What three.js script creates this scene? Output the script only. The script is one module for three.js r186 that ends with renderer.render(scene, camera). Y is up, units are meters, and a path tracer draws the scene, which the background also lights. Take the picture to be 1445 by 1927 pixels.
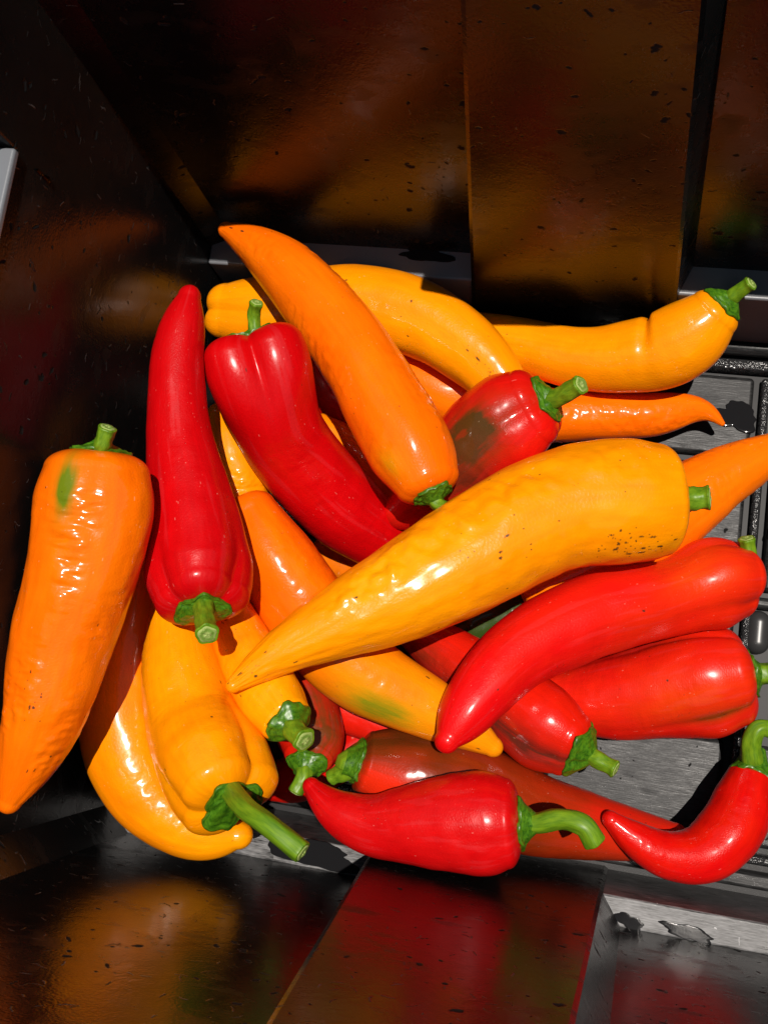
import * as THREE from 'three';
import { ConvexGeometry } from 'three/addons/geometries/ConvexGeometry.js';
import { RoundedBoxGeometry } from 'three/addons/geometries/RoundedBoxGeometry.js';
import { ImprovedNoise } from 'three/addons/math/ImprovedNoise.js';
import { mergeGeometries } from 'three/addons/utils/BufferGeometryUtils.js';

// ---------------------------------------------------------------- camera, sky, sun, exposure
const scene = new THREE.Scene();
const camera = new THREE.PerspectiveCamera(57.672, 1445 / 1927, 0.01, 60);
camera.position.set(0, 0.5, 0);
camera.up.set(-0.11243, 0.17553, -0.97803);
camera.lookAt(camera.position.clone().add(new THREE.Vector3(-0.18626, -0.97055, -0.15278)));
scene.add(camera);

const renderer = new THREE.WebGLRenderer({ antialias: true });
renderer.toneMapping = THREE.LinearToneMapping;
renderer.toneMappingExposure = 1.0;
renderer.shadowMap.enabled = true;

const sunDir = new THREE.Vector3(0.17, 1, -0.09).normalize();
const sun = new THREE.DirectionalLight(0xfff6ec, 4.9);
sun.position.copy(sunDir).multiplyScalar(2);
sun.castShadow = true;
sun.shadow.mapSize.set(2048, 2048);
Object.assign(sun.shadow.camera, { left: -0.4, right: 0.4, top: 0.4, bottom: -0.4, near: 0.5, far: 4 });
scene.add(sun, sun.target);

{ // clear summer sky: deep blue overhead, paler towards the horizon
  const w = 256, h = 128, d = new Float32Array(w * h * 4);
  for (let y = 0; y < h; y++) {
    const el = ((y + 0.5) / h - 0.5) * Math.PI, k = Math.pow(1 - Math.max(0, Math.sin(el)), 3);
    for (let x = 0; x < w; x++) {
      const i = (y * w + x) * 4;
      d[i] = 0.135 + 0.52 * k; d[i + 1] = 0.175 + 0.52 * k; d[i + 2] = 0.225 + 0.50 * k; d[i + 3] = 1;
      if (el < 0) { d[i] = 0.20; d[i + 1] = 0.19; d[i + 2] = 0.17; }
    }
  }
  const t = new THREE.DataTexture(d, w, h, THREE.RGBAFormat, THREE.FloatType);
  t.mapping = THREE.EquirectangularReflectionMapping; t.magFilter = t.minFilter = THREE.LinearFilter; t.needsUpdate = true;
  scene.background = t; scene.environment = t;
}

// ---------------------------------------------------------------- helpers
let seed = 20240611;
const rnd = () => { seed = (seed + 0x6D2B79F5) | 0; let t = Math.imul(seed ^ (seed >>> 15), 1 | seed); t = (t + Math.imul(t ^ (t >>> 7), 61 | t)) ^ t; return ((t ^ (t >>> 14)) >>> 0) / 4294967296; };
const N = new ImprovedNoise();
const noise = (x, y, z) => N.noise(x, y, z);
const fbm = (x, y, z, o = 3) => { let s = 0, a = 0.5; for (let i = 0; i < o; i++) { s += a * N.noise(x, y, z); x = x * 2.03 + 5.1; y = y * 2.03 + 1.7; z = z * 2.03 + 9.2; a *= 0.5; } return s; };
const clamp = (v, a = 0, b = 1) => Math.min(b, Math.max(a, v));
const step = (a, b, v) => { const t = clamp((v - a) / (b - a)); return t * t * (3 - 2 * t); };
const lerp = (a, b, t) => a + (b - a) * t;
const enc = (v) => Math.round(255 * clamp(v <= 0.0031308 ? v * 12.92 : 1.055 * Math.pow(v, 1 / 2.4) - 0.055));
const V = (x, y, z) => new THREE.Vector3(x, y, z);

// a texture from fn(u, v) -> [r, g, b] in linear values
function tex(w, h, fn, { srgb = true, repeat } = {}) {
  const d = new Uint8Array(w * h * 4);
  for (let y = 0; y < h; y++) for (let x = 0; x < w; x++) {
    const c = fn((x + 0.5) / w, (y + 0.5) / h, x, y), i = (y * w + x) * 4;
    for (let k = 0; k < 3; k++) d[i + k] = srgb ? enc(c[k]) : Math.round(255 * clamp(c[k]));
    d[i + 3] = 255;
  }
  const t = new THREE.DataTexture(d, w, h);
  if (srgb) t.colorSpace = THREE.SRGBColorSpace;
  t.wrapS = t.wrapT = THREE.RepeatWrapping; t.magFilter = THREE.LinearFilter; t.minFilter = THREE.LinearMipmapLinearFilter; t.generateMipmaps = true;
  if (repeat) t.repeat.set(...repeat);
  t.needsUpdate = true;
  return t;
}
function mesh(name, geometry, material, parent) {
  const m = new THREE.Mesh(geometry, material); m.name = name; m.castShadow = m.receiveShadow = true;
  (parent || scene).add(m); return m;
}
const taken = {};
function numbered(n) { const k = (taken[n] = (taken[n] ?? -1) + 1); return k ? `${n}_${String(k).padStart(3, '0')}` : n; }
function thing(name, label, category, group) {
  const o = new THREE.Group(); o.name = numbered(name); o.userData = { label, category };
  if (group) o.userData.group = group;
  scene.add(o); return o;
}

// ---------------------------------------------------------------- black plastic materials
// dried flecks, dents and scratches are drawn on a grey field: [albedo, roughness, height]
function plasticField(w, h, { flecks, scratches, haze, rough, brushed = 0, tone = 0.012, mm }) {
  const alb = new Float32Array(w * h), rg = new Float32Array(w * h), hg = new Float32Array(w * h);
  const s0 = rnd() * 90;
  for (let y = 0; y < h; y++) for (let x = 0; x < w; x++) {
    const i = y * w + x, u = x / mm, v = y / mm;     // millimetres
    const big = fbm(u * 0.03 + s0, v * 0.03, s0, 3), mid = fbm(u * 0.15, v * 0.15 + s0, 3.3, 3), fine = noise(u * 1.3, v * 1.3, s0);
    const br = brushed ? noise(u * 0.12 + s0, v * 3.5, 7.7) * 0.6 + noise(u * 0.4, v * 7, s0) * 0.4 : 0;
    alb[i] = tone * (1 + (0.5 + 0.5 * brushed) * big + (0.25 + 0.3 * brushed) * mid + brushed * br * 1.3);
    rg[i] = rough * (1 + 0.35 * big + 0.18 * mid + 0.10 * fine + brushed * 0.35 * br);
    hg[i] = 0.5 + 0.10 * mid + 0.05 * fine + brushed * 0.18 * br;
    if (haze) { const z = step(0.12, 0.5, fbm(u * 0.05 + 40, v * 0.09, s0 + 3, 4)); alb[i] += haze * z * (0.5 + 0.5 * noise(u, v * 2, 1)); rg[i] += 0.15 * z; }
  }
  const dab = (px, py, len, wid, ang, f) => {
    const c = Math.cos(ang), s = Math.sin(ang), R = Math.ceil(Math.max(len, wid) * 1.6), q = rnd() * 50;
    for (let y = -R; y <= R; y++) for (let x = -R; x <= R; x++) {
      const a = (x * c + y * s) / len, b = (-x * s + y * c) / wid;
      const r = Math.hypot(a, b) + 0.55 * noise(x * 0.22 + q, y * 0.22, q);
      if (r < 1) { const X = ((px + x) % w + w) % w, Y = ((py + y) % h + h) % h; f(Y * w + X, 1 - r); }
    }
  };
  for (let k = 0; k < flecks; k++) {
    const big = rnd() ** 3, len = (0.5 + 2.1 * big) * mm, wid = len * (0.25 + 0.5 * rnd());
    dab(rnd() * w | 0, rnd() * h | 0, len, wid, (rnd() - 0.5) * 2.6, (i, a) => { const t = step(0, 0.35, a); rg[i] = lerp(rg[i], 0.95, t); alb[i] = lerp(alb[i], 0.006, t); hg[i] = lerp(hg[i], 0.0, t); });
  }
  for (let k = 0; k < scratches; k++) {
    const n = 3 + rnd() * 8 | 0; let x = rnd() * w, y = rnd() * h, a = rnd() * 6.28; const br = 0.03 + 0.16 * rnd() ** 2;
    for (let j = 0; j < n; j++) { x += Math.cos(a) * 0.4 * mm; y += Math.sin(a) * 0.4 * mm; a += (rnd() - 0.5) * 0.7; dab(x | 0, y | 0, 0.38 * mm, 0.12 * mm, a, (i, t) => { alb[i] = Math.max(alb[i], br * step(0, 0.6, t)); rg[i] = 0.55; hg[i] = Math.min(1, hg[i] + 0.2); }); }
  }
  const pack = (A, srgb) => tex(w, h, (u, v, x, y) => { const c = A[y * w + x]; return [c, c, c]; }, { srgb });
  return { map: pack(alb, true), roughnessMap: pack(rg, false), bumpMap: pack(hg, false) };
}
const PX = 4; // texture pixels per millimetre
const scaled = (set, side) => { for (const t of Object.values(set)) t.repeat.set(1000 / side, 1000 / side); return set; };   // uv are metres
const plastic = (set, bump, extra = {}) => new THREE.MeshPhysicalMaterial({ color: 0xffffff, roughness: 1, bumpScale: bump, ior: 1.5, ...set, ...extra });
const wallSet = scaled(plasticField(1024, 1024, { flecks: 330, scratches: 90, haze: 0.004, tone: 0.005, rough: 0.27, mm: PX }), 256);
const nearSet = scaled(plasticField(1024, 1024, { flecks: 300, scratches: 420, haze: 0.005, tone: 0.006, rough: 0.24, mm: PX }), 256);
const floorSet = scaled(plasticField(1024, 1024, { flecks: 120, scratches: 160, haze: 0.015, rough: 0.44, brushed: 1.5, tone: 0.021, mm: PX }), 256);
const M = {
  wall: plastic(wallSet, 0.0006, { specularIntensity: 0.6 }),
  near: plastic(nearSet, 0.0006, { specularIntensity: 0.42 }),
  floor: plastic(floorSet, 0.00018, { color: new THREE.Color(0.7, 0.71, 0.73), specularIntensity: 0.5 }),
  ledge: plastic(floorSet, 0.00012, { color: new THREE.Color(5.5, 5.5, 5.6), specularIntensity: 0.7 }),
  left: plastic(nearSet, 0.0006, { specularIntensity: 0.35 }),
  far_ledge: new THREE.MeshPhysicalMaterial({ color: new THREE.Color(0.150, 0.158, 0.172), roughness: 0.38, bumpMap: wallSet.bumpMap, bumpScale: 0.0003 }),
  base: new THREE.MeshPhysicalMaterial({ color: new THREE.Color(0.010, 0.010, 0.011), roughness: 0.5, specularIntensity: 0.5 }),
  gloss: new THREE.MeshPhysicalMaterial({ color: new THREE.Color(0.03, 0.03, 0.031), roughness: 0.34 }),
  post: plastic(wallSet, 0.0002, { specularIntensity: 0.4 }),
  wet: plastic(scaled({ bumpMap: tex(512, 512, (u, v) => { const c = 0.5 + 0.5 * noise(u * 110, v * 110, 2) + 0.2 * noise(u * 40, v * 40, 8); return [c, c, c]; }, { srgb: false }) }, 128), 0.0009, { color: new THREE.Color(0.02, 0.02, 0.021), roughness: 0.2 }),
  film: new THREE.MeshPhysicalMaterial({ color: new THREE.Color(0.010, 0.010, 0.011), roughness: 0.07, ior: 1.36, specularIntensity: 0.2 }),
  water: new THREE.MeshPhysicalMaterial({ color: 0xffffff, transmission: 1, thickness: 0.002, ior: 1.33, roughness: 0.03, attenuationColor: new THREE.Color(0.10, 0.105, 0.11), attenuationDistance: 0.0010 }),
};
// box-projected uv in metres
function metreUV(g) {
  const p = g.attributes.position, n = g.attributes.normal, uv = new Float32Array(p.count * 2);
  for (let i = 0; i < p.count; i++) {
    const ax = Math.abs(n.getX(i)), ay = Math.abs(n.getY(i)), az = Math.abs(n.getZ(i)), x = p.getX(i), y = p.getY(i), z = p.getZ(i);
    const [a, b] = ay >= ax && ay >= az ? [x, z] : ax >= az ? [z, y] : [x, y];
    uv[i * 2] = a + 0.37; uv[i * 2 + 1] = b + 0.21;
  }
  g.setAttribute('uv', new THREE.BufferAttribute(uv, 2)); return g;
}
function box(x0, x1, y0, y1, z0, z1, r = 0.0012) {
  const a = x1 - x0, b = y1 - y0, c = z1 - z0, g = new RoundedBoxGeometry(a, b, c, 3, Math.min(r, a * 0.45, b * 0.45, c * 0.45));
  g.translate((x0 + x1) / 2, (y0 + y1) / 2, (z0 + z1) / 2); return metreUV(g);
}
// a tapered raised panel with sloping sides: [x bottom left, bottom right, top right, top left] of its face, slope of either side
function panel([a, b, c, d], face, back, sl, sr) {
  const s = Math.sign(back - face), e = 0.0012, pts = [];
  for (const [x, y, k] of [[a, -0.006, -1], [b, -0.006, 1], [c, RIM, 1], [d, RIM, -1]]) {
    const w = k > 0 ? sr : sl;
    pts.push(V(x - k * e, y, face), V(x + k * e * 0.3, y, face + s * e * 0.8), V(x + k * w, y, back));
  }
  const g = new ConvexGeometry(pts); g.computeVertexNormals(); return metreUV(g);
}
// walls that lean outwards a little
function lean(g, k) { const p = g.attributes.position; for (let i = 0; i < p.count; i++) p.setZ(i, p.getZ(i) - k * p.getY(i)); g.computeVertexNormals(); return g; }
// ---------------------------------------------------------------- the crate
const RIM = 0.275, LX = -0.2, RX = 0.205, FZ = -0.211, NZ = 0.1015, LEDGE = 0.055, DRAFT = 0.03;
{
  const c = thing('plastic_crate', 'black plastic harvest crate with ledges and ribbed wet floor, holding the peppers', 'crate');
  mesh('floor', box(LX - 0.01, RX + 0.01, -0.014, -0.006, FZ - 0.01, NZ + 0.01), M.base, c);
  // raised floor panels
  for (const [x0, x1] of [[-0.184, -0.104], [-0.088, -0.006], [0.006, 0.0925], [0.1045, 0.19]])
    for (const [z0, z1] of [[-0.1735, -0.1295], [-0.1255, -0.0605], [-0.0475, 0.0125], [0.0165, 0.0655]]) {
      if (x0 > 0.1 && z0 > -0.13 && z0 < 0) continue;
      mesh('floor_panel', box(x0, x1, -0.008, 0, z0, z1, 0.0026), M.floor, c);
    }
  mesh('floor_panel', box(0.1045, 0.19, -0.008, 0.0005, -0.1255, -0.0605, 0.0026), M.floor, c);
  mesh('floor_panel', box(0.114, 0.19, -0.008, 0, -0.0475, 0.0125, 0.002), M.floor, c);
  // ribs between the panels
  for (const x of [-0.096, 0, 0.0985]) mesh('floor_rib', box(x - 0.0022, x + 0.0022, -0.008, -0.0008, -0.174, 0.066, 0.0018), x > 0.05 ? M.wet : M.floor, c);
  for (const z of [-0.0543]) mesh('floor_rib', box(-0.18, 0.19, -0.008, 0.0005, z - 0.003, z + 0.003, 0.0025), M.floor, c);
  mesh('floor_rib', box(-0.18, 0.19, -0.008, 0.0015, -0.183, -0.1765, 0.002), M.wet, c);
  mesh('floor_rib', box(-0.18, 0.19, -0.008, 0.001, 0.0685, 0.0735, 0.002), M.wet, c);
  mesh('floor_rib', box(-0.19, 0.195, -0.008, 0.003, 0.077, 0.0845, 0.002), M.floor, c);
  const bar = new THREE.CapsuleGeometry(0.0042, 0.38, 8, 20); bar.rotateZ(Math.PI / 2); bar.translate(0, -0.0005, -0.1895);
  mesh('floor_rib', metreUV(bar), M.floor, c);
  const boss = new THREE.CapsuleGeometry(0.0062, 0.010, 8, 24); boss.rotateX(Math.PI / 2); boss.translate(0.1045, -0.0045, -0.0395);
  mesh('drain_boss', metreUV(boss), M.gloss, c);
  // far side: plinth with its ledge, upper wall, raised tapered centre panel
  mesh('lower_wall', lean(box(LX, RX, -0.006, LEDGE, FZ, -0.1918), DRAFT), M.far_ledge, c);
  mesh('wall', lean(box(LX - 0.01, RX + 0.01, -0.006, RIM, FZ - 0.006, FZ + 0.0045), DRAFT), M.wall, c);
  mesh('wall_panel', lean(panel([-0.0605, 0.0485, 0.0215, -0.0455], -0.1893, FZ - 0.002, 0, 0.009), DRAFT), M.wall, c);
  // near side, the same
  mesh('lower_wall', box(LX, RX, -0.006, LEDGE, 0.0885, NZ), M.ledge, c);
  mesh('wall', box(LX - 0.01, RX + 0.01, -0.006, RIM, NZ - 0.0005, NZ + 0.006), M.near, c);
  mesh('wall_panel', panel([-0.0715, 0.0425, 0.0135, -0.0535], 0.0872, NZ + 0.002, 0.001, 0.011), M.near, c);
  // left wall with a hand hole, right wall
  const leftShape = [[FZ, -0.006], [NZ, -0.006], [NZ, RIM], [0.05, RIM], [0.05, 0.2285], [-0.155, 0.2285], [-0.155, RIM], [FZ - 0.03, RIM]];
  const lg = new THREE.ExtrudeGeometry(new THREE.Shape(leftShape.map(([z, y]) => new THREE.Vector2(-z, y))), { depth: 0.009, bevelEnabled: true, bevelThickness: 0.001, bevelSize: 0.001, bevelOffset: -0.001, bevelSegments: 2 });
  lg.rotateY(Math.PI / 2); lg.translate(LX - 0.01, 0, 0);
  mesh('wall', metreUV(lg), M.left, c);
  mesh('hand_hole_sill', box(LX - 0.012, LX + 0.0015, 0.2275, 0.2310, -0.1545, 0.0495), M.far_ledge, c);
  mesh('wall', box(RX, RX + 0.008, -0.006, RIM, FZ, NZ), M.wall, c);
  // slanted corner posts
  const post = (ax, az, bx, bz, cx, cz, m, k = 0) => {
    const s = new THREE.Shape([[ax, az], [bx, bz], [cx, cz]].map(([x, z]) => new THREE.Vector2(x, -z)));
    const g = new THREE.ExtrudeGeometry(s, { depth: RIM - 0.001, bevelEnabled: true, bevelThickness: 0.0005, bevelSize: 0.0012, bevelSegments: 3 });
    g.rotateX(-Math.PI / 2); mesh('corner_post', lean(metreUV(g), k), m, c);
  };
  post(LX - 0.002, FZ + 0.009, LX - 0.002, FZ, LX + 0.021, FZ, M.post, DRAFT);
  post(LX - 0.002, NZ - 0.013, LX + 0.014, NZ + 0.002, LX - 0.002, NZ + 0.002, M.near);
  post(RX + 0.002, FZ + 0.009, RX - 0.021, FZ, RX + 0.002, FZ, M.wall, DRAFT);
  post(RX + 0.002, NZ - 0.013, RX + 0.002, NZ + 0.002, RX - 0.014, NZ + 0.002, M.near);
}

// ---------------------------------------------------------------- water left in the crate
function puddle(label, x, y, z, rx, rz, turn, high, q) {
  const A = 72, B = 30, pos = [], idx = [];
  const edge = (a) => 1 + 0.6 * noise(Math.cos(a) * 1.1 + q, Math.sin(a) * 1.1, q * 1.7) + 0.16 * noise(Math.cos(a) * 3 + q, Math.sin(a) * 3, q);
  for (let j = 0; j <= B; j++) for (let i = 0; i < A; i++) {
    const a = i / A * Math.PI * 2, r = (j + 0.2) / (B + 0.2), e = edge(a), px = Math.cos(a) * r * e * rx, pz = Math.sin(a) * r * e * rz;
    const hgt = high * Math.pow(1 - Math.pow(r, 14), 0.5) * (0.92 + 0.16 * noise(px * 120 + q, pz * 120, q));
    pos.push(px * Math.cos(turn) - pz * Math.sin(turn), hgt + 0.0002 - (j === B ? 0.0004 : 0), px * Math.sin(turn) + pz * Math.cos(turn));
  }
  for (let j = 0; j < B; j++) for (let i = 0; i < A; i++) { const a = j * A + i, b = j * A + (i + 1) % A, c = a + A, d = b + A; idx.push(a, b, c, b, d, c); }
  const g = new THREE.BufferGeometry(); g.setAttribute('position', new THREE.Float32BufferAttribute(pos, 3)); g.setIndex(idx); g.computeVertexNormals();
  const m = mesh(numbered('water_puddle'), g, M.film); m.position.set(x, y, z); m.userData = { label, category: 'puddle', group: 'water left on the crate' };
  return m;
}
puddle('shiny dark water on the floor panel beside the orange pepper tip at upper right', 0.083, 0.0002, -0.152, 0.0105, 0.0085, 0.3, 0.0004, 1.3);
puddle('thin dark curl of water in the corner of the sunlit ledge, beside the red panel', 0.0485, LEDGE + 0.0002, 0.0978, 0.0065, 0.0026, 0.25, 0.0001, 4.1);
puddle('dark film of water halfway along the sunlit ledge below the curled red pepper', 0.0735, LEDGE + 0.0002, 0.098, 0.011, 0.0028, 0.1, 0.00012, 7.9);
puddle('dark wet patch on the shaded far ledge above the yellow arched pepper', -0.083, LEDGE + 0.0002, -0.2055, 0.0125, 0.0036, 0.05, 0.00015, 11.2);
puddle('wet film on the big floor panel at the frame edge by the red pepper stem', 0.1085, 0.0007, -0.093, 0.0045, 0.009, 0.1, 0.0004, 15.5);
puddle('broad dark wet film on the near ledge under the thick green stem', -0.092, LEDGE + 0.0002, 0.0948, 0.019, 0.0058, 0.03, 0.00015, 18.4);

{ // a drop that has run down the left wall
  const pr = [[0, -0.0042], [0.0009, -0.0040], [0.0013, -0.0032], [0.0009, -0.0020], [0.0005, 0.0005], [0.0007, 0.003], [0.0004, 0.0045], [0, 0.005]].map(([x, y]) => new THREE.Vector2(x, y));
  const g = new THREE.LatheGeometry(new THREE.SplineCurve(pr).getPoints(30), 20); g.scale(0.5, 1, 1);
  const m = mesh('water_drop', g, M.water); m.position.set(LX + 0.0004, 0.2105, -0.1555); m.rotation.x = 0.05;
  m.userData = { label: 'single clear water drop running down the dark left wall', category: 'water drop' };
}

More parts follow.
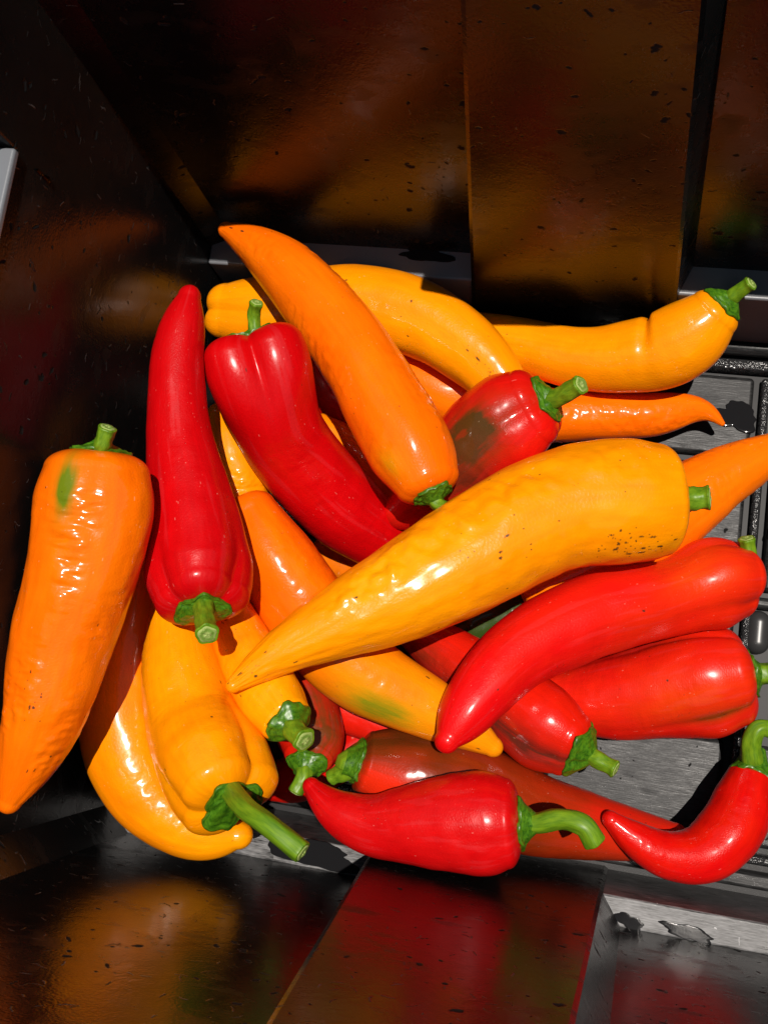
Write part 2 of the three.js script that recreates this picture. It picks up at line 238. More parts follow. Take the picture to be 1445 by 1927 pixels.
// ---------------------------------------------------------------- peppers
// p: centre line from stem end to tip with radius, in millimetres [x, y, z, r]; stem: path of the stalk
const SHAPES = {
  G1: { cap: 0.7, p: [[-45.3,15.0,-13.9,8.3],[-33.9,15.0,-22.4,11.5],[-19.9,15.0,-31.1,12.6],[-4.6,15.0,-40.0,9.8]] },
  R10: { cap: 0.7, p: [[-134.5,15.0,73.2,8.3],[-117.9,16.2,66.9,12.7],[-102.2,17.5,55.7,13.7],[-86.7,18.8,44.5,12.0],[-71.1,20.0,35.9,7.0]] },
  R7: { cap: 0.6, p: [[-156.5,15.0,-168.4,12.0],[-140.7,16.8,-150.3,13.6],[-125.3,18.6,-132.7,13.4],[-111.4,20.0,-121.6,10.4]] },
  O5: { cap: 0.7, p: [[-130.8,35.0,-115.5,6.8],[-118.8,31.7,-108.9,10.1],[-106.8,28.4,-102.2,11.8],[-91.6,24.0,-91.8,11.8],[-79.2,20.0,-80.9,8.5]] },
  Y6: { cap: 0.6, p: [[-179.9,105.0,-41.2,6.8],[-181.5,104.4,-21.5,10.8],[-182.3,103.7,2.7,14.8],[-181.7,102.8,31.1,19.0],[-174.3,102.1,53.3,20.6],[-159.7,101.3,71.6,19.0],[-141.9,100.7,82.2,14.7],[-127.1,100.2,84.6,10.5],[-119.4,100.0,83.3,5.9]] },
  R9: { cap: 0.7, p: [[-109.1,35.0,21.2,7.5],[-97.1,35.0,27.3,11.2],[-83.0,35.0,30.4,11.1],[-69.0,35.0,33.5,10.5],[-52.7,35.0,36.1,6.8]] },
  O6: { cap: 0.6, p: [[-125.3,15.0,-50.2,8.0],[-112.8,15.0,-46.0,11.4],[-97.3,15.0,-40.7,12.4],[-82.1,15.0,-35.5,10.1]] },
  Y7: { cap: 0.8, p: [[-166.6,85.0,-104.9,6.2],[-161.4,82.0,-94.2,11.3],[-155.8,78.2,-79.8,13.9],[-151.1,73.8,-62.7,12.9],[-146.5,70.0,-48.1,10.3]] },
  R8: { cap: 0.35, p: [[-101.3,69.0,50.8,11.3],[-102.5,63.1,44.6,15.5],[-107.1,58.9,30.7,14.7],[-115.8,54.6,16.8,12.4],[-127.5,50.0,2.8,8.9]], cal: 0.8, sr: [4.9, 3.7], stem: [[-100.8,76.0,58.2],[-103.0,77.0,65.1]] },
  O2: { cap: 0.5, p: [[-99.0,25.0,-154.2,17.2],[-79.0,23.9,-145.9,21.1],[-55.4,22.6,-139.6,19.8],[-26.8,21.0,-136.1,16.3],[0.7,19.4,-137.7,13.4],[22.3,18.2,-140.5,12.2],[41.1,17.1,-142.9,11.6],[56.7,16.2,-148.1,8.5],[66.0,15.6,-148.8,5.5],[72.4,15.2,-145.9,3.0],[75.1,15.0,-142.5,1.6]] },
  Y2: { cap: 0.6, p: [[60.8,56.0,-184.9,13.3],[55.7,52.0,-179.6,17.3],[48.8,46.6,-173.5,19.9],[38.4,42.7,-167.4,19.5],[26.0,39.8,-165.4,18.7],[10.6,36.4,-164.2,17.0],[-10.9,31.8,-166.3,15.7],[-25.0,28.9,-169.6,15.1],[-54.0,23.1,-173.8,14.8],[-78.2,18.5,-178.1,12.2],[-97.0,15.0,-181.1,6.5]], cal: 0.8, sr: [4.4, 3.8], stem: [[66.3,62.0,-189.9],[73.9,70.0,-194.7]] },
  Y1: { cap: 0.85, p: [[-185.7,50.0,-168.5,14.2],[-170.6,50.4,-168.3,18.6],[-147.3,51.0,-171.0,21.0],[-124.7,51.6,-175.4,21.1],[-101.9,52.2,-175.7,20.6],[-78.8,52.8,-170.3,19.5],[-58.2,53.5,-159.3,17.7],[-41.8,54.0,-146.5,14.8],[-29.3,54.6,-131.0,10.5],[-21.3,55.0,-118.1,5.2]] },
  O8: { cap: 0.6, p: [[-10.1,35.0,-42.4,10.5],[-0.3,33.8,-48.3,15.2],[16.6,31.6,-60.5,19.5],[35.8,29.1,-76.1,20.6],[53.8,26.6,-92.1,19.6],[74.4,23.8,-110.5,15.4],[91.6,21.6,-123.2,12.0],[103.8,20.0,-133.1,6.9]] },
  B1: { cap: 0.3, p: [[-75.1,65.0,49.1,14.7],[-64.9,61.3,50.7,19.7],[-50.4,56.2,52.0,22.7],[-33.3,50.2,53.7,23.3],[-15.6,43.9,58.1,21.5],[2.2,37.6,62.0,19.3],[27.5,29.0,64.6,15.7],[53.1,20.5,66.2,11.7],[69.7,15.0,65.7,7.7]], cal: 0.72, sr: [8.3, 3.4], stem: [[-82.5,67.0,52.3],[-90.4,65.0,58.1]] },
  R5: { cap: 0.42, p: [[89.0,30.0,-14.9,22.2],[76.9,28.8,-10.9,25.4],[55.7,26.7,-3.5,23.1],[33.9,24.6,3.3,20.3],[16.4,23.0,7.0,16.3],[-1.7,21.4,8.1,11.7],[-17.5,20.0,9.2,5.9]], cal: 0.5, sr: [5.6, 5.6], stem: [[99.4,32.0,-17.4],[107.8,33.0,-19.1]] },
  R6: { cap: 0.5, p: [[16.0,55.0,26.2,15.1],[7.4,52.5,22.3,19.4],[-5.6,48.8,15.7,19.7],[-24.8,43.4,4.9,17.4],[-44.7,38.1,-5.2,14.6],[-62.4,33.7,-13.5,10.7],[-77.7,30.0,-21.0,6.0]], cal: 0.85, sr: [4.9, 4.1], stem: [[26.7,60.0,30.7],[35.9,63.0,33.9]] },
  O4: { cap: 0.7, p: [[-140.5,95.0,-56.9,13.2],[-130.7,91.6,-41.7,18.6],[-117.8,87.7,-26.5,20.0],[-102.3,83.3,-9.3,19.9],[-83.4,78.6,6.1,18.4],[-63.0,74.3,14.7,16.2],[-42.9,70.1,21.8,12.8],[-27.8,66.9,28.0,8.7],[-18.9,65.0,32.4,4.8]] },
  Y4: { cap: 0.4, p: [[-101.7,118.0,30.5,11.0],[-110.4,112.6,23.9,13.7],[-125.1,106.0,9.0,13.4],[-137.1,103.6,-5.8,11.7],[-146.4,101.6,-19.0,9.5],[-152.8,100.0,-30.5,5.3]], cal: 0.95, sr: [4.8, 5.3], stem: [[-94.0,127.0,34.9],[-89.6,130.0,36.8]] },
  Y5: { cap: 0.42, p: [[-117.0,135.0,60.8,19.7],[-125.4,128.8,53.4,22.3],[-141.4,118.5,38.3,20.8],[-149.6,114.8,24.0,18.4],[-155.6,113.1,8.9,15.2],[-160.9,111.4,-6.8,11.2],[-164.9,110.0,-20.6,6.1]], cal: 0.62, sr: [4.8, 4.0], stem: [[-101.2,157.0,61.8],[-89.5,165.0,64.5],[-75.5,167.0,70.9]] },
  R4: { cap: 0.45, p: [[86.7,30.0,-61.1,18.0],[76.9,33.8,-58.7,22.0],[61.9,40.1,-51.2,19.0],[49.6,45.3,-45.1,18.3],[27.7,54.5,-36.7,19.0],[6.8,64.1,-25.2,18.5],[-12.9,74.5,-9.5,16.4],[-25.6,83.9,8.3,14.2],[-33.1,91.2,23.0,10.7],[-36.4,95.0,30.4,5.4]], cal: 0.5, sr: [4.4, 3.9], stem: [[91.2,34.0,-68.5],[87.2,40.0,-79.5]] },
  R2: { cap: 0.55, p: [[-142.7,117.0,-125.1,19.6],[-138.8,114.7,-116.2,21.0],[-135.8,107.4,-107.6,20.8],[-130.5,90.5,-92.5,20.7],[-118.6,72.9,-79.7,20.8],[-104.6,56.1,-68.6,20.0],[-88.5,39.9,-59.6,16.7],[-71.6,24.3,-51.3,12.7],[-55.3,10.0,-43.7,7.3]], cal: 0.5, sr: [3.3, 3.1], stem: [[-143.5,123.0,-141.1],[-141.7,127.0,-145.0]] },
  R3: { cap: 0.5, p: [[-17.8,85.0,-120.9,18.0],[-26.6,80.6,-115.3,22.6],[-41.7,72.8,-103.5,22.0],[-53.3,66.0,-90.9,19.8],[-65.6,59.8,-80.3,15.0],[-75.7,55.0,-72.1,9.4]], cal: 0.66, sr: [4.9, 4.6], stem: [[-7.2,95.0,-123.9],[1.8,104.0,-127.7]] },
  O1: { cap: 0.5, p: [[-59.6,100.0,-78.3,14.6],[-68.4,98.4,-91.8,19.5],[-80.9,96.5,-108.5,19.4],[-95.4,94.2,-128.2,18.7],[-111.6,92.0,-147.3,18.1],[-131.0,89.7,-166.8,16.4],[-150.4,87.6,-182.9,13.6],[-170.0,85.8,-194.1,7.9],[-179.4,85.0,-198.2,4.3]], cal: 0.62, sr: [4.0, 3.8], stem: [[-54.4,100.0,-70.0],[-50.7,97.0,-68.1]] },
  Y3: { cap: 0.3, p: [[42.2,75.0,-86.4,25.3],[34.7,77.0,-84.7,27.4],[16.6,81.8,-81.2,28.0],[-3.8,87.5,-73.7,26.6],[-25.2,94.5,-58.1,25.8],[-45.7,101.6,-41.3,23.9],[-65.8,108.6,-25.8,20.6],[-85.7,115.5,-12.2,15.6],[-101.0,121.0,-0.9,11.3],[-113.7,126.1,10.4,7.2],[-122.3,130.0,19.7,3.2]], cal: 0.44, sr: [6.0, 6.0], stem: [[53.6,78.0,-87.6],[62.5,80.0,-88.9]] },
  R1: { cap: 0.48, p: [[-137.0,144.0,-14.0,17.9],[-140.8,140.0,-22.6,21.0],[-146.6,138.0,-39.9,19.1],[-155.9,135.0,-62.2,16.6],[-163.8,135.0,-84.7,13.4],[-169.8,135.0,-112.8,11.3],[-170.0,135.0,-132.2,9.1],[-169.6,135.0,-142.1,5.1]], cal: 0.58, sr: [4.5, 4.5], stem: [[-128.0,160.0,-4.6],[-123.5,167.0,0.8]] },
  L: { cap: 0.45, p: [[-177.8,170.0,-54.7,20.1],[-177.2,169.3,-46.0,22.3],[-176.4,168.2,-31.6,21.8],[-178.0,166.6,-10.8,20.7],[-181.4,165.0,10.1,19.0],[-184.4,162.6,40.9,15.4],[-189.1,160.9,61.8,10.1],[-192.7,160.0,73.3,4.9]], cal: 0.56, sr: [3.7, 3.7], stem: [[-173.1,179.0,-63.6],[-170.7,182.0,-69.8]] },
  R11: { cap: 0.36, p: [[-7.6,90.0,60.5,17.8],[-15.1,89.6,61.8,20.6],[-28.5,88.8,63.8,20.1],[-46.4,87.8,67.9,17.1],[-64.8,86.7,71.6,12.6],[-79.5,85.9,69.2,9.7],[-88.9,85.4,64.5,6.5],[-94.0,85.0,60.6,4.0]], cal: 0.6, sr: [4.5, 4.9], stem: [[4.5,93.0,58.2],[14.4,97.0,54.3],[23.0,99.0,55.1],[28.1,97.0,61.0]] },
  R12: { cap: 0.3, p: [[101.6,20.0,31.0,10.4],[99.2,22.7,40.4,13.0],[93.5,27.1,55.3,14.4],[80.8,32.1,68.2,12.7],[63.8,36.9,70.3,10.7],[48.5,41.5,64.4,7.8],[38.1,45.0,58.1,4.1]], cal: 0.95, sr: [6.1, 4.3], stem: [[100.5,24.0,21.6],[99.1,28.0,13.5],[101.3,30.0,7.8],[107.4,28.0,7.2]] },
};
const RED = [0.52, 0.0010, 0.0022], ORANGE = [0.88, 0.125, 0.0008], YELLOW = [0.88, 0.305, 0.0010], AMBER = [0.87, 0.235, 0.0010];
const GREEN = [0.10, 0.17, 0.006], BROWN = [0.16, 0.028, 0.006], DARK = [0.052, 0.034, 0.006];
const skinBump = tex(256, 256, (u, v) => {
  const c = 0.5 + 0.35 * noise(u * 24, v * 24, 3.1) + 0.35 * noise(u * 60, v * 60, 9.3) * 0.6; return [c, c, c];
}, { srgb: false });
const leafMap = tex(256, 256, (u, v) => {
  const n = fbm(u * 9, v * 9, 4.4, 4), f = noise(u * 40, v * 14, 2.2), k = clamp(0.5 + 1.1 * n + 0.25 * f);
  return [lerp(0.012, 0.085, k), lerp(0.065, 0.22, k), lerp(0.003, 0.007, k)];
});
const stemMap = tex(256, 256, (u, v) => {
  const n = fbm(u * 12, v * 5, 6.4, 4), k = clamp(0.55 + 0.9 * n + 0.25 * noise(u * 70, v * 12, 1.2));
  return [lerp(0.045, 0.17, k), lerp(0.13, 0.30, k), lerp(0.004, 0.010, k)];
});
const cutMap = tex(128, 128, (u, v) => {
  const r = Math.hypot(u - 0.5, v - 0.5) * 2, k = clamp(0.5 + 0.5 * Math.sin(r * 9) + 0.6 * noise(u * 14, v * 14, 3));
  return [lerp(0.12, 0.30, k), lerp(0.22, 0.38, k), lerp(0.02, 0.10, k)];
});
const bumpRep = (s, a, b) => { const t = s.clone(); t.repeat.set(a, b); t.needsUpdate = true; return t; };
const leafMat = new THREE.MeshPhysicalMaterial({ map: leafMap, roughness: 0.4, specularIntensity: 0.5, bumpMap: bumpRep(leafMap, 2, 2), bumpScale: 0.0009, clearcoat: 0.3, clearcoatRoughness: 0.3 });
const stemMat = new THREE.MeshPhysicalMaterial({ map: stemMap, roughness: 0.45, specularIntensity: 0.5, bumpMap: bumpRep(stemMap, 1, 2), bumpScale: 0.0004, clearcoat: 0.2, clearcoatRoughness: 0.35 });
const cutMat = new THREE.MeshStandardMaterial({ map: cutMap, roughness: 0.75 });
const skinRep = bumpRep(skinBump, 5, 7);

function gridNormals(pos, rows, cols) {
  const n = new Float32Array(pos.length), a = V(), b = V(), c = V();
  const at = (j, i, v) => { i = (i + cols - 1) % (cols - 1); const k = (j * cols + i) * 3; return v.set(pos[k], pos[k + 1], pos[k + 2]); };
  const p = V();
  for (let j = 0; j < rows; j++) for (let i = 0; i < cols; i++) {
    at(j, i + 1, a).sub(at(j, i - 1, p)); at(Math.min(rows - 1, j + 1), i, b).sub(at(Math.max(0, j - 1), i, p));
    c.crossVectors(a, b).normalize(); const k = (j * cols + i) * 3; n[k] = c.x; n[k + 1] = c.y; n[k + 2] = c.z;
  }
  return n;
}
// closed tube-like surface from rows of points; flips itself so that the faces look outward
function surface(rows, cols, fn, uvFn) {
  const pos = new Float32Array(rows * cols * 3), uv = new Float32Array(rows * cols * 2), idx = [];
  const p = V();
  for (let j = 0; j < rows; j++) for (let i = 0; i < cols; i++) { fn(j, i === cols - 1 ? 0 : i, p); const k = j * cols + i; pos.set([p.x, p.y, p.z], k * 3); const [u, v] = uvFn(j, i); uv.set([u, v], k * 2); }
  for (let j = 0; j < rows - 1; j++) for (let i = 0; i < cols - 1; i++) { const a = j * cols + i, b = a + 1, c = a + cols, d = c + 1; idx.push(a, b, c, b, d, c); }
  const g = new THREE.BufferGeometry();
  g.setAttribute('position', new THREE.BufferAttribute(pos, 3)); g.setAttribute('uv', new THREE.BufferAttribute(uv, 2));
  g.setAttribute('normal', new THREE.BufferAttribute(gridNormals(pos, rows, cols), 3)); g.setIndex(idx); return g;
}

function pepper(key, kind, label, o = {}) {
  const S = SHAPES[key], root = thing(kind + '_pepper', label, 'pepper', 'pointed peppers heaped in the crate');
  const P = S.p.map(([x, y, z, r]) => ({ c: V(x, y, z).multiplyScalar(0.001), r: r * 0.001 }));
  root.position.copy(P[P.length >> 1].c);
  const org = root.position.clone();
  const curve = new THREE.CatmullRomCurve3(P.map((q) => q.c.clone().sub(org)), false, 'centripetal');
  curve.arcLengthDivisions = 400;
  const lens = curve.getLengths(400), L = lens[400];
  const knots = P.map((_, k) => lens[Math.round(k / (P.length - 1) * 400)] / L);
  const radius = (t) => {   // smooth monotone-ish cubic through the measured radii
    let k = 0; while (k < knots.length - 2 && t > knots[k + 1]) k++;
    const h = knots[k + 1] - knots[k], u = clamp((t - knots[k]) / h);
    const sl = (m) => m <= 0 ? (P[1].r - P[0].r) / (knots[1] - knots[0]) : m >= P.length - 1 ? (P[m].r - P[m - 1].r) / (knots[m] - knots[m - 1]) : (P[m + 1].r - P[m - 1].r) / (knots[m + 1] - knots[m - 1]);
    const a = sl(k) * h, b = sl(k + 1) * h, u2 = u * u, u3 = u2 * u;
    return (2 * u3 - 3 * u2 + 1) * P[k].r + (u3 - 2 * u2 + u) * a + (-2 * u3 + 3 * u2) * P[k + 1].r + (u3 - u2) * b;
  };
  const q0 = o.seed ?? (key.charCodeAt(0) * 3.7 + (key.charCodeAt(1) || 50) * 1.9 + (key.charCodeAt(2) || 0) * 0.7);
  const n = o.lobes ?? 3, amp = o.amp ?? 0.07, phi = o.phi ?? q0, decay = o.decay ?? 0.22, keel = o.keel ?? 0.02;
  const lobe = (th, t) => {
    const w = 0.5 * n * (th - phi) + 0.25 * Math.sin(th - q0);
    let f = (amp * Math.exp(-((t / decay) ** 2)) + keel) * (Math.pow(Math.cos(w) ** 2 + 0.006, 0.38) - 0.66);
    f += (o.soft ?? 0.022) * noise(Math.cos(th) * 0.9 + q0, Math.sin(th) * 0.9, t * 4 + q0) * 1.8;
    f += (o.lump ?? 0.012) * noise(Math.cos(th) * 1.8 + q0, Math.sin(th) * 1.8, t * 12) * 1.6;
    for (const g of o.pinch || []) f -= g.a * Math.exp(-(((t - g.t + (g.skew || 0) * Math.sin(th - g.th)) / g.w) ** 2)) * (g.all ? 1 : Math.pow(0.5 + 0.5 * Math.cos(th - g.th), g.p ?? 1));
    return f;
  };
  const wr = o.wrinkle ?? 0.00018, wl = o.wave ?? 0.0034;
  const ripple = (th, t) => {
    const c = Math.cos(th), s = Math.sin(th), m = step(-0.15, 0.35, noise(c * 1.1 + q0, s * 1.1, t * 3.1 + 7)) * step(0.02, 0.14, t) * step(1, 0.8, t) * (o.band ? 0.12 + Math.exp(-(((th - o.band) / 0.75) ** 2)) : 1);
    return wr * 2.2 * m * (N.noise(c * 2.3 + q0, s * 2.3, t * L / wl) + 0.6 * N.noise(c * 4.6, s * 4.6 + q0, t * L / wl * 1.9 + 3)) + wr * 0.6 * noise(c * 5 + q0, s * 5, t * L / 0.011);
  };
  const R0 = P[0].r, capL = R0 * S.cap, dim = o.dimple ?? 0.38;
  const capOff = (x) => capL * Math.pow(Math.max(0, 1 - Math.pow(x, o.square ?? 2.15)), 0.5) * (1 - dim * Math.exp(-((x / 0.42) ** 2)));
  const up = V(0, 1, 0);
  const hidden = o.hidden, CAP = 16, RING = hidden ? 60 : 190, TIP = 9, cols = hidden ? 41 : 89, rows = CAP + RING + TIP;
  const frames = []; for (let j = 0; j < RING; j++) { const t = j / (RING - 1); frames.push({ t, c: curve.getPointAt(t), r: radius(t) }); }
  for (let k = 0; k < (hidden ? 8 : 70); k++) {   // fair the measured centre line and radii
    const c = frames.map((f) => f.c.clone()), q = frames.map((f) => f.r);
    for (let j = 1; j < RING - 1; j++) { frames[j].c.copy(c[j - 1]).add(c[j + 1]).multiplyScalar(0.25).addScaledVector(c[j], 0.5); frames[j].r = (q[j - 1] + q[j + 1] + 2 * q[j]) / 4; }
  }
  frames.forEach((f, j) => { const T = frames[Math.min(RING - 1, j + 1)].c.clone().sub(frames[Math.max(0, j - 1)].c).normalize(), U = up.clone().addScaledVector(T, -up.dot(T)).normalize(); Object.assign(f, { T, U, W: V().crossVectors(T, U) }); });
  const F0 = frames[0], F1 = frames[RING - 1];
  const capPoint = (x, th, lift, out) => {
    const f = 1 + lobe(th, 0) * Math.min(1, x * 1.5), off = capOff(x) * (1 + 1.2 * lobe(th, 0) * x) + lift;
    return out.copy(F0.c).addScaledVector(F0.U, Math.cos(th) * x * R0 * f).addScaledVector(F0.W, Math.sin(th) * x * R0 * f).addScaledVector(F0.T, -off);
  };
  const tMap = []; for (let j = 0; j < rows; j++) tMap.push(j < CAP ? 0.06 * j / CAP : j < CAP + RING ? 0.06 + 0.9 * (j - CAP) / (RING - 1) : 0.96 + 0.04 * (j - CAP - RING + 1) / TIP);
  const geo = surface(rows, cols, (j, i, p) => {
    const th = -i / (cols - 1) * Math.PI * 2 + Math.PI;
    if (j < CAP) return capPoint(Math.sin((j + 0.25) / CAP * Math.PI / 2), th, 0, p);
    if (j < CAP + RING) {
      const F = frames[j - CAP], r = F.r * (1 + lobe(th, F.t)) + ripple(th, F.t);
      return p.copy(F.c).addScaledVector(F.U, Math.cos(th) * r).addScaledVector(F.W, Math.sin(th) * r);
    }
    const a = (j - CAP - RING + 1) / TIP * Math.PI / 2, r = F1.r * (1 + lobe(th, 1)) * Math.cos(a);
    return p.copy(F1.c).addScaledVector(F1.T, F1.r * Math.sin(a) * (o.point ?? 1.1)).addScaledVector(F1.U, Math.cos(th) * r).addScaledVector(F1.W, Math.sin(th) * r);
  }, (j, i) => [i / (cols - 1), tMap[j]]);
  // skin: colour varies along and around, with ripening patches, dirt specks and a waxy bloom
  const A = o.color, B = o.color2 || A.map((c, k) => k === 1 ? c * 0.86 : c), tw = hidden ? 64 : 384, thh = hidden ? 128 : 768;
  const specks = [];
  for (let k = 0; k < (hidden ? 0 : o.specks ?? 14); k++) specks.push([rnd(), 0.08 + 0.88 * rnd(), 0.0002 + 0.0005 * rnd() ** 4, rnd() * 3]);
  for (const [ct, cth, cn, cs] of o.dirt || []) for (let k = 0; k < cn; k++) specks.push([0.5 - (cth + (rnd() + rnd() - 1) * cs * 2) / 6.283, ct + (rnd() + rnd() - 1) * cs * 0.5, 0.00015 + 0.0008 * rnd() ** 4, rnd() * 3]);
  const dirtMap = new Float32Array(tw * thh);
  for (const [u, v, r, a] of specks) {
    const rr = Math.max(0.006, radius(clamp((v - 0.06) / 0.9))), ku = tw / (6.283 * rr), kv = thh * 0.9 / L, ru = r * ku, rv = r * kv, cx = u * tw, cy = v * thh;
    for (let y = Math.floor(cy - rv * 3 - 1); y <= cy + rv * 3 + 1; y++) for (let x = Math.floor(cx - ru * 3 - 1); x <= cx + ru * 3 + 1; x++) {
      if (y < 0 || y >= thh) continue;
      const dx = (x - cx) / Math.max(0.8, ru), dy = (y - cy) / Math.max(0.8, rv), d = Math.hypot(dx * (1 + 0.8 * Math.sin(a)), dy * (1 - 0.5 * Math.sin(a))) + 0.6 * noise(x * 0.5, y * 0.5, a * 9);
      const k = y * tw + ((x % tw) + tw) % tw; dirtMap[k] = Math.max(dirtMap[k], step(1.2, 0.6, d));
    }
  }
  const bloom = o.bloom ?? 0;
  const rough = new Float32Array(tw * thh);
  const map = tex(tw, thh, (u, v, x, y) => {
    const th = Math.PI - u * Math.PI * 2, t = (v - 0.06) / 0.9, c = Math.cos(th), s = Math.sin(th);
    const m = clamp(0.5 + 0.9 * fbm(c * 0.9 + q0, s * 0.9, t * 4.5 + q0, 4) + (o.grade ?? 0) * (t - 0.5));
    const col = [lerp(A[0], B[0], m), lerp(A[1], B[1], m), lerp(A[2], B[2], m)];
    const f = 1 + 0.14 * fbm(c * 5, s * 5 + q0, t * 20, 3) + 0.12 * fbm(c * 11 + q0, s * 11, t * 3, 2) + 0.03 * noise(c * 26, s * 26, t * 12);
    for (let k = 0; k < 3; k++) col[k] *= f;
    for (const g of o.patch || []) {
      let dth = th - g.th; dth = Math.atan2(Math.sin(dth), Math.cos(dth));
      const d = ((t - g.t) / g.st) ** 2 + (dth / g.sth) ** 2, w = clamp(g.k * Math.exp(-d) * (1 + 0.9 * fbm(c * 2.2 + g.t * 9, s * 2.2, t * 8, 3) + 0.7 * fbm(c * 9, s * 9, t * 5 + g.t, 3)) , 0, 0.97);
      for (let k = 0; k < 3; k++) col[k] = lerp(col[k], g.c[k], w);
    }
    let bl = 0;
    if (bloom) { bl = step(0.12, 0.3, fbm(c * 5 + q0 + 3, s * 5, t * 4, 4)) * bloom; for (let k = 0; k < 3; k++) col[k] = lerp(col[k], [0.66, 0.13, 0.17][k], bl * 0.035); }
    const dust = (o.dust ?? 1) * step(0.60, 0.72, noise(c * 46 + q0, s * 46, t * L / 0.0016)) * step(0.0, 0.3, noise(c * 3, s * 3 + q0, t * 9)); for (let k = 0; k < 3; k++) col[k] = lerp(col[k], [0.75, 0.60, 0.48][k], dust * 0.28);
    const dd = dirtMap[y * tw + x]; for (let k = 0; k < 3; k++) col[k] = lerp(col[k], [0.02, 0.013, 0.006][k], dd * 0.92);
    rough[y * tw + x] = (o.rough ?? 0.32) * (1 + 0.25 * fbm(c * 4, s * 4 + 9, t * 14, 3) + 0.3 * noise(c * 34, s * 34, t * L / 0.0012) + 0.45 * bl) + dd * 0.4;
    return col;
  });
  const roughnessMap = tex(tw, thh, (u, v, x, y) => { const r = rough[y * tw + x]; return [r, r, r]; }, { srgb: false });
  const skin = new THREE.MeshPhysicalMaterial({ map, roughnessMap, roughness: 1, bumpMap: skinRep, bumpScale: o.bump ?? 0.00013, specularIntensity: o.spec ?? 0.14, clearcoat: o.coat ?? 0.5, clearcoatRoughness: o.coatRough ?? 0.40, clearcoatRoughnessMap: roughnessMap });
  mesh('body', geo, skin, root);
  if (!S.stem) return root;
  // calyx: a crinkled green star hugging the shoulder and rising into the stalk
  const Rc = S.cal, sp = S.stem.map((a) => V(...a).multiplyScalar(0.001).sub(org)), sr = S.sr.map((r) => r * 0.001);
  const tips = o.tips ?? 5, CR = 26, CC = 73, base = V(); capPoint(0.001, 0, 0.0005, base);
  const ax = F0.T.clone().negate(), s0 = sp[0].clone().sub(base), tilt = s0.addScaledVector(ax, -s0.dot(ax));
  const rim = (th) => 1 + (o.star ?? 0.06) * (Math.pow(1 - Math.abs(Math.sin(tips * 0.5 * (th - q0) + 0.5 * Math.sin(th + q0))), 1.5) * 1.9 - 0.6) + 0.13 * noise(Math.cos(th) * 2.2 + q0, Math.sin(th) * 2.2, 5.5);
  const cg = surface(CR + 6, CC, (j, i, p) => {
    const th = -i / (CC - 1) * Math.PI * 2 + Math.PI, under = j >= CR, k = under ? 1 - (j - CR) / 5 * 0.55 : j / (CR - 1);
    const rx = Math.max(sr[0] / R0 * 0.75, 0.02), x = lerp(rx, Rc * rim(th), k);
    const flare = (o.flare ?? 1) * (0.40 * Rc * R0 + 0.2 * sr[0]) * Math.pow(1 - k, 1.7);
    let lift = 0.0007 + flare + 0.0009 * k * (noise(Math.cos(th) * 3.4 + q0, Math.sin(th) * 3.4, k * 3.5) + 0.35 * noise(Math.cos(th) * 7, Math.sin(th) * 7 + q0, k * 6)) + 0.0005 * Math.abs(Math.cos(tips * (th - q0))) * k + (o.curl ?? 0.0001) * Math.pow(k, 5);
    if (under) lift -= 0.0011 + 0.0004 * (j - CR);
    capPoint(Math.min(x, 0.995), th, lift, p);
    if (x > 0.995) p.addScaledVector(F0.T, (x - 0.995) * R0 * 0.9);
    p.addScaledVector(tilt, 0.5 * Math.pow(1 - k, 2) * (under ? 0 : 1));
  }, (j, i) => [i / (CC - 1) * 2, j / CR]);
  mesh('calyx', cg, leafMat, root);
  // stalk
  const sc = new THREE.CatmullRomCurve3([base.clone().addScaledVector(ax, -0.001).addScaledVector(tilt, 0.3), base.clone().addScaledVector(ax, sr[0] * 0.5).addScaledVector(tilt, 0.5), ...sp], false, 'centripetal');
  const SR = 40, SC = 33, ref = Math.abs(ax.y) > 0.8 ? V(1, 0, 0) : V(0, 1, 0);
  const sf = []; for (let j = 0; j < SR; j++) { const t = j / (SR - 1), T = sc.getTangentAt(t), U = ref.clone().addScaledVector(T, -ref.dot(T)).normalize(); sf.push({ t, T, U, W: V().crossVectors(T, U), c: sc.getPointAt(t) }); }
  const srad = (t, th) => 0.88 * (lerp(sr[0], sr[1], t) * (1 + 0.10 * noise(t * 5 + q0, 0.3, q0)) + sr[0] * 0.3 * Math.exp(-t * 12) + sr[1] * 0.12 * Math.exp(-(((1 - t) / 0.08) ** 2))) * (1 + 0.05 * Math.cos(5 * th + 2 * t + q0) + 0.06 * noise(Math.cos(th) * 2 + q0, Math.sin(th) * 2, t * 6));
  const stem = mesh('stem', surface(SR + 2, SC, (j, i, p) => {
    const th = -i / (SC - 1) * Math.PI * 2, F = sf[Math.min(j, SR - 1)], r = srad(F.t, th) * (j < SR ? 1 : j === SR ? 0.93 : 0.02);
    return p.copy(F.c).addScaledVector(F.U, Math.cos(th) * r).addScaledVector(F.W, Math.sin(th) * r).addScaledVector(F.T, j >= SR ? 0.0004 : 0);
  }, (j, i) => [i / (SC - 1), j / SR]), stemMat, root);
  const E = sf[SR - 1];
  const cut = surface(7, SC, (j, i, p) => {
    const th = -i / (SC - 1) * Math.PI * 2, k = 1 - j / 6, r = srad(1, th) * 0.88 * Math.max(0.01, k);
    return p.copy(E.c).addScaledVector(E.U, Math.cos(th) * r).addScaledVector(E.W, Math.sin(th) * r).addScaledVector(E.T, 0.0006 + 0.0006 * (1 - k * k) * (0.4 + noise(k * 3, th, q0)) - (j === 0 ? 0.0008 : 0));
  }, (j, i) => { const k = 0.5 * (1 - j / 6), th = i / (SC - 1) * Math.PI * 2; return [0.5 + k * Math.cos(th), 0.5 + k * Math.sin(th)]; });
  mesh('cut_end', cut, cutMat, stem);
  return root;
}
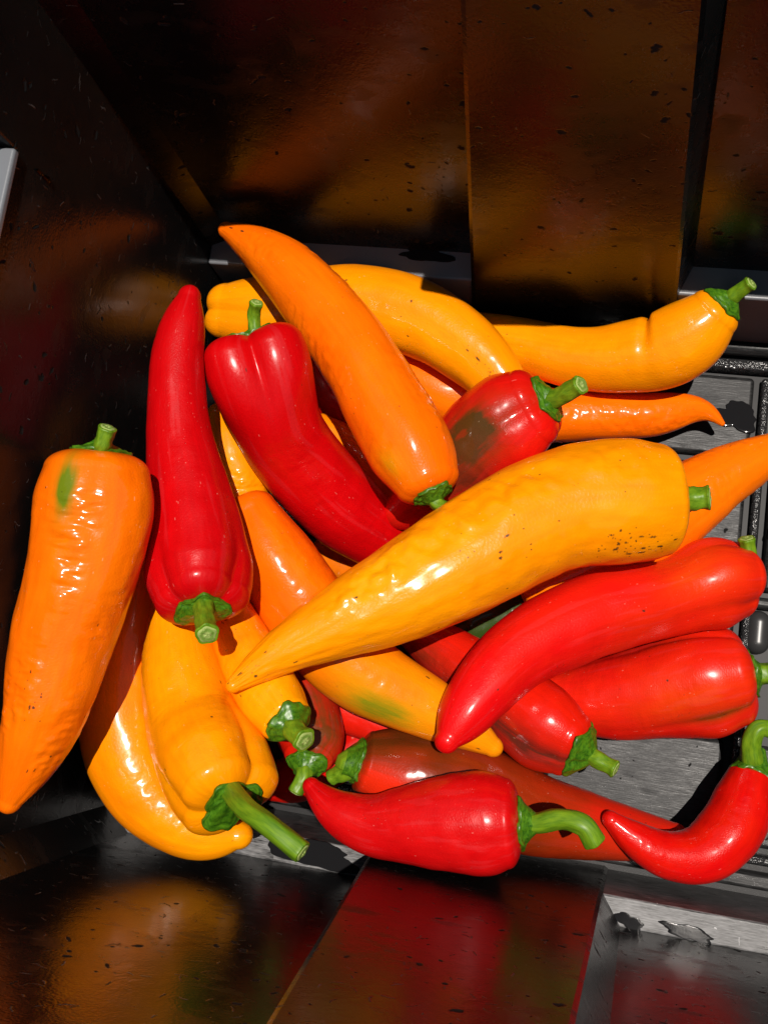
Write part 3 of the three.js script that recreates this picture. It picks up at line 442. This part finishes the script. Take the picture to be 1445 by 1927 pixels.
const red = (k, l, o = {}) => pepper(k, 'red', l, { color: RED, color2: [0.62, 0.010, 0.002], bloom: 1, rough: 0.36, spec: 0.2, coat: 0.38, coatRough: 0.58, wrinkle: 0.00007, specks: 12, ...o });
const orange = (k, l, o = {}) => pepper(k, 'orange', l, { color: ORANGE, color2: [0.88, 0.165, 0.0014], ...o });
const yellow = (k, l, o = {}) => pepper(k, 'yellow', l, { color: YELLOW, color2: AMBER, ...o });

orange('L', 'broad orange pepper with wrinkled skin and a green streak, leaning on the left wall', { wrinkle: 0.00060, wave: 0.0030, band: -0.3, coat: 0.7, amp: 0.07, phi: 0.6, specks: 18, dirt: [[0.62, 0.1, 8, 0.25]], patch: [{ t: 0.07, th: 0.02, st: 0.09, sth: 0.2, c: GREEN, k: 1.1 }] });
red('R1', 'tall dark red pepper standing stem down beside the broad orange pepper', { color2: [0.50, 0.002, 0.004], amp: 0.26, phi: 0.35, decay: 0.15, specks: 5 });
red('R2', 'red S-bent pepper with two bulging shoulders and its stem pointing up', { color2: [0.52, 0.0015, 0.003], amp: 0.55, lobes: 3, phi: 0.8, decay: 0.13, dimple: 0.6, pinch: [{ t: 0.3, w: 0.13, a: 0.06, th: 1.5 }] });
orange('O1', 'smooth orange pepper lying across the top, its tip against the far wall', { wrinkle: 0.00022, amp: 0.06, dirt: [[0.93, 0, 4, 0.1]], patch: [{ t: 0.06, th: -0.6, st: 0.05, sth: 0.35, c: [0.55, 0.27, 0.003], k: 0.6 }] });
yellow('Y1', 'yellow arched pepper with a lumpy end, passing under the long orange one', { amp: 0.24, decay: 0.12, keel: 0.07, phi: -0.9, wrinkle: 0.00005, dirt: [[0.82, 0.2, 26, 0.22]], specks: 26 });
yellow('Y2', 'yellow pepper with a pinched neck and knobbly head at the far right', { amp: 0.08, soft: 0.06, wrinkle: 0.00006, pinch: [{ t: 0.19, w: 0.020, a: 0.15, th: 0.95, p: 2.2, skew: 0.03 }, { t: 0.45, w: 0.12, a: 0.06, th: 1.2 }], specks: 20 });
orange('O2', 'orange pepper with a thin hooked tip on the wet floor panel', { color2: [0.88, 0.17, 0.0016], wrinkle: 0.0002 });
pepper('R3', 'red', 'short red pepper with a dark brown stain and its stem pointing up right', { color: [0.62, 0.006, 0.003], bloom: 0.3, rough: 0.3, coat: 0.45, coatRough: 0.4, amp: 0.2, phi: 1.05, decay: 0.26, wrinkle: 0.00005, specks: 16, patch: [{ t: 0.40, th: 0.0, st: 0.28, sth: 0.55, c: DARK, k: 1.5 }, { t: 0.65, th: -0.4, st: 0.3, sth: 0.7, c: [0.12, 0.018, 0.006], k: 1.0 }] });
yellow('Y3', 'biggest yellow pepper, lying diagonally on top of the heap', { square: 3.2, dimple: 0.06, flare: 1.3, amp: 0.035, soft: 0.012, wrinkle: 0.00075, wave: 0.0075, band: 0.25, specks: 46, dirt: [[0.16, -0.95, 60, 0.2], [0.97, 0.1, 16, 0.25], [0.42, -0.3, 14, 0.3]], patch: [{ t: 0.62, th: 0.3, st: 0.12, sth: 0.5, c: [0.72, 0.40, 0.003], k: 0.5 }] });
red('R4', 'long red pepper with a dented shoulder, arching over its neighbours at lower right', { color: [0.66, 0.003, 0.004], color2: [0.66, 0.016, 0.003], grade: -1.2, amp: 0.2, decay: 0.2, phi: 0.1, specks: 10, pinch: [{ t: 0.2, w: 0.09, a: 0.1, th: 0.9 }], patch: [{ t: 0.17, th: 0.3, st: 0.1, sth: 0.6, c: [0.74, 0.05, 0.003], k: 0.9 }] });
red('R5', 'plump red pepper with a creased lower shoulder, lying on the floor at right', { color: [0.62, 0.006, 0.004], color2: [0.66, 0.02, 0.003], amp: 0.3, phi: 0.1, decay: 0.34, specks: 14, patch: [{ t: 0.12, th: -0.8, st: 0.12, sth: 0.16, c: [0.16, 0.05, 0.006], k: 1.0 }, { t: 0.2, th: -0.3, st: 0.22, sth: 0.45, c: [0.68, 0.045, 0.003], k: 0.8 }] });
red('R6', 'red pepper with brownish sides and a short stem resting above the bare floor', { color: [0.64, 0.01, 0.003], bloom: 0.6, amp: 0.2, phi: 0.5, decay: 0.25, coat: 0.6, coatRough: 0.5, rough: 0.3, patch: [{ t: 0.2, th: -0.75, st: 0.5, sth: 0.45, c: [0.10, 0.018, 0.010], k: 0.9 }, { t: 0.85, th: -0.5, st: 0.25, sth: 0.8, c: [0.16, 0.02, 0.006], k: 0.7 }] });
pepper('O4', 'orange', 'orange pepper curving under the big yellow one, with a green patch near its tip', { color: ORANGE, color2: [0.84, 0.26, 0.002], grade: 1.6, wrinkle: 0.00012, patch: [{ t: 0.66, th: 0.55, st: 0.1, sth: 0.5, c: [0.22, 0.22, 0.006], k: 1.0 }] });
yellow('Y4', 'small yellow pepper under the big yellow tip, stem pointing at the viewer', { color2: ORANGE, grade: 2.2, wrinkle: 0.0001, dirt: [[0.6, 0, 10, 0.2]], star: 0.06 });
yellow('Y5', 'yellow pepper with deep lobes and a long thick green stem', { amp: 0.40, decay: 0.25, lobes: 3, phi: 0.2, wrinkle: 0.00008, star: 0.07, dimple: 0.65, pinch: [{ t: 0.42, w: 0.13, a: 0.07, th: -1.4 }, { t: 0.40, w: 0.12, a: 0.05, th: 1.7 }] });
yellow('Y6', 'long yellow pepper bending like a hook beneath the lobed yellow one', { color2: ORANGE, grade: -0.8, amp: 0.03, wrinkle: 0.00012 });
yellow('Y7', 'narrow yellow pepper glimpsed between the two tall red peppers', { wrinkle: 0.0003 });
pepper('B1', 'brown', 'long brownish unripe pepper with red ends behind the front red pepper', { color: [0.085, 0.022, 0.003], color2: [0.36, 0.022, 0.003], grade: 0.9, bloom: 0.5, rough: 0.34, coat: 0.5, coatRough: 0.5, amp: 0.05, wrinkle: 0.00006, patch: [{ t: 0.03, th: 0.45, st: 0.13, sth: 0.7, c: [0.62, 0.02, 0.004], k: 1.2 }, { t: 0.92, th: -0.6, st: 0.30, sth: 1.2, c: [0.55, 0.012, 0.004], k: 1 }] });
red('R8', 'red pepper with a brown side and its stem downward, under the small yellow one', { patch: [{ t: 0.15, th: 0.5, st: 0.4, sth: 0.9, c: [0.13, 0.035, 0.006], k: 1.1 }] });
red('R11', 'front red pepper lying along the near wall with a long curved stem', { amp: 0.1, phi: 0.9, dimple: 0.1, flare: 1.3, specks: 14, color2: [0.60, 0.006, 0.006] });
red('R12', 'small red chilli curled like a hook in the lower right corner', { color: [0.58, 0.0015, 0.0025], amp: 0.02, dimple: 0, bloom: 0.5, coat: 0.6, coatRough: 0.42, rough: 0.3, specks: 8, star: 0.07, flare: 1.9 });
orange('O8', 'orange pepper running out of the frame at the right under the big yellow stem', { color: [0.87, 0.16, 0.0015], wrinkle: 0.0002, wave: 0.0026, specks: 8 });
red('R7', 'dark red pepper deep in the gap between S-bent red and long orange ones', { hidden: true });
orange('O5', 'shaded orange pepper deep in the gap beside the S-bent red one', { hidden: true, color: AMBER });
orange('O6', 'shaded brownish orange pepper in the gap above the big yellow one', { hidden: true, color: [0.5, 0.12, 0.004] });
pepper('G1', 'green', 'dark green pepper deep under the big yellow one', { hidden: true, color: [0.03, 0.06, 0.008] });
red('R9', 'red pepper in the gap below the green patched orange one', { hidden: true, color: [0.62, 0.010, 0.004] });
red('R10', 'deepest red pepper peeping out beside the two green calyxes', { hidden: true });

renderer.render(scene, camera);
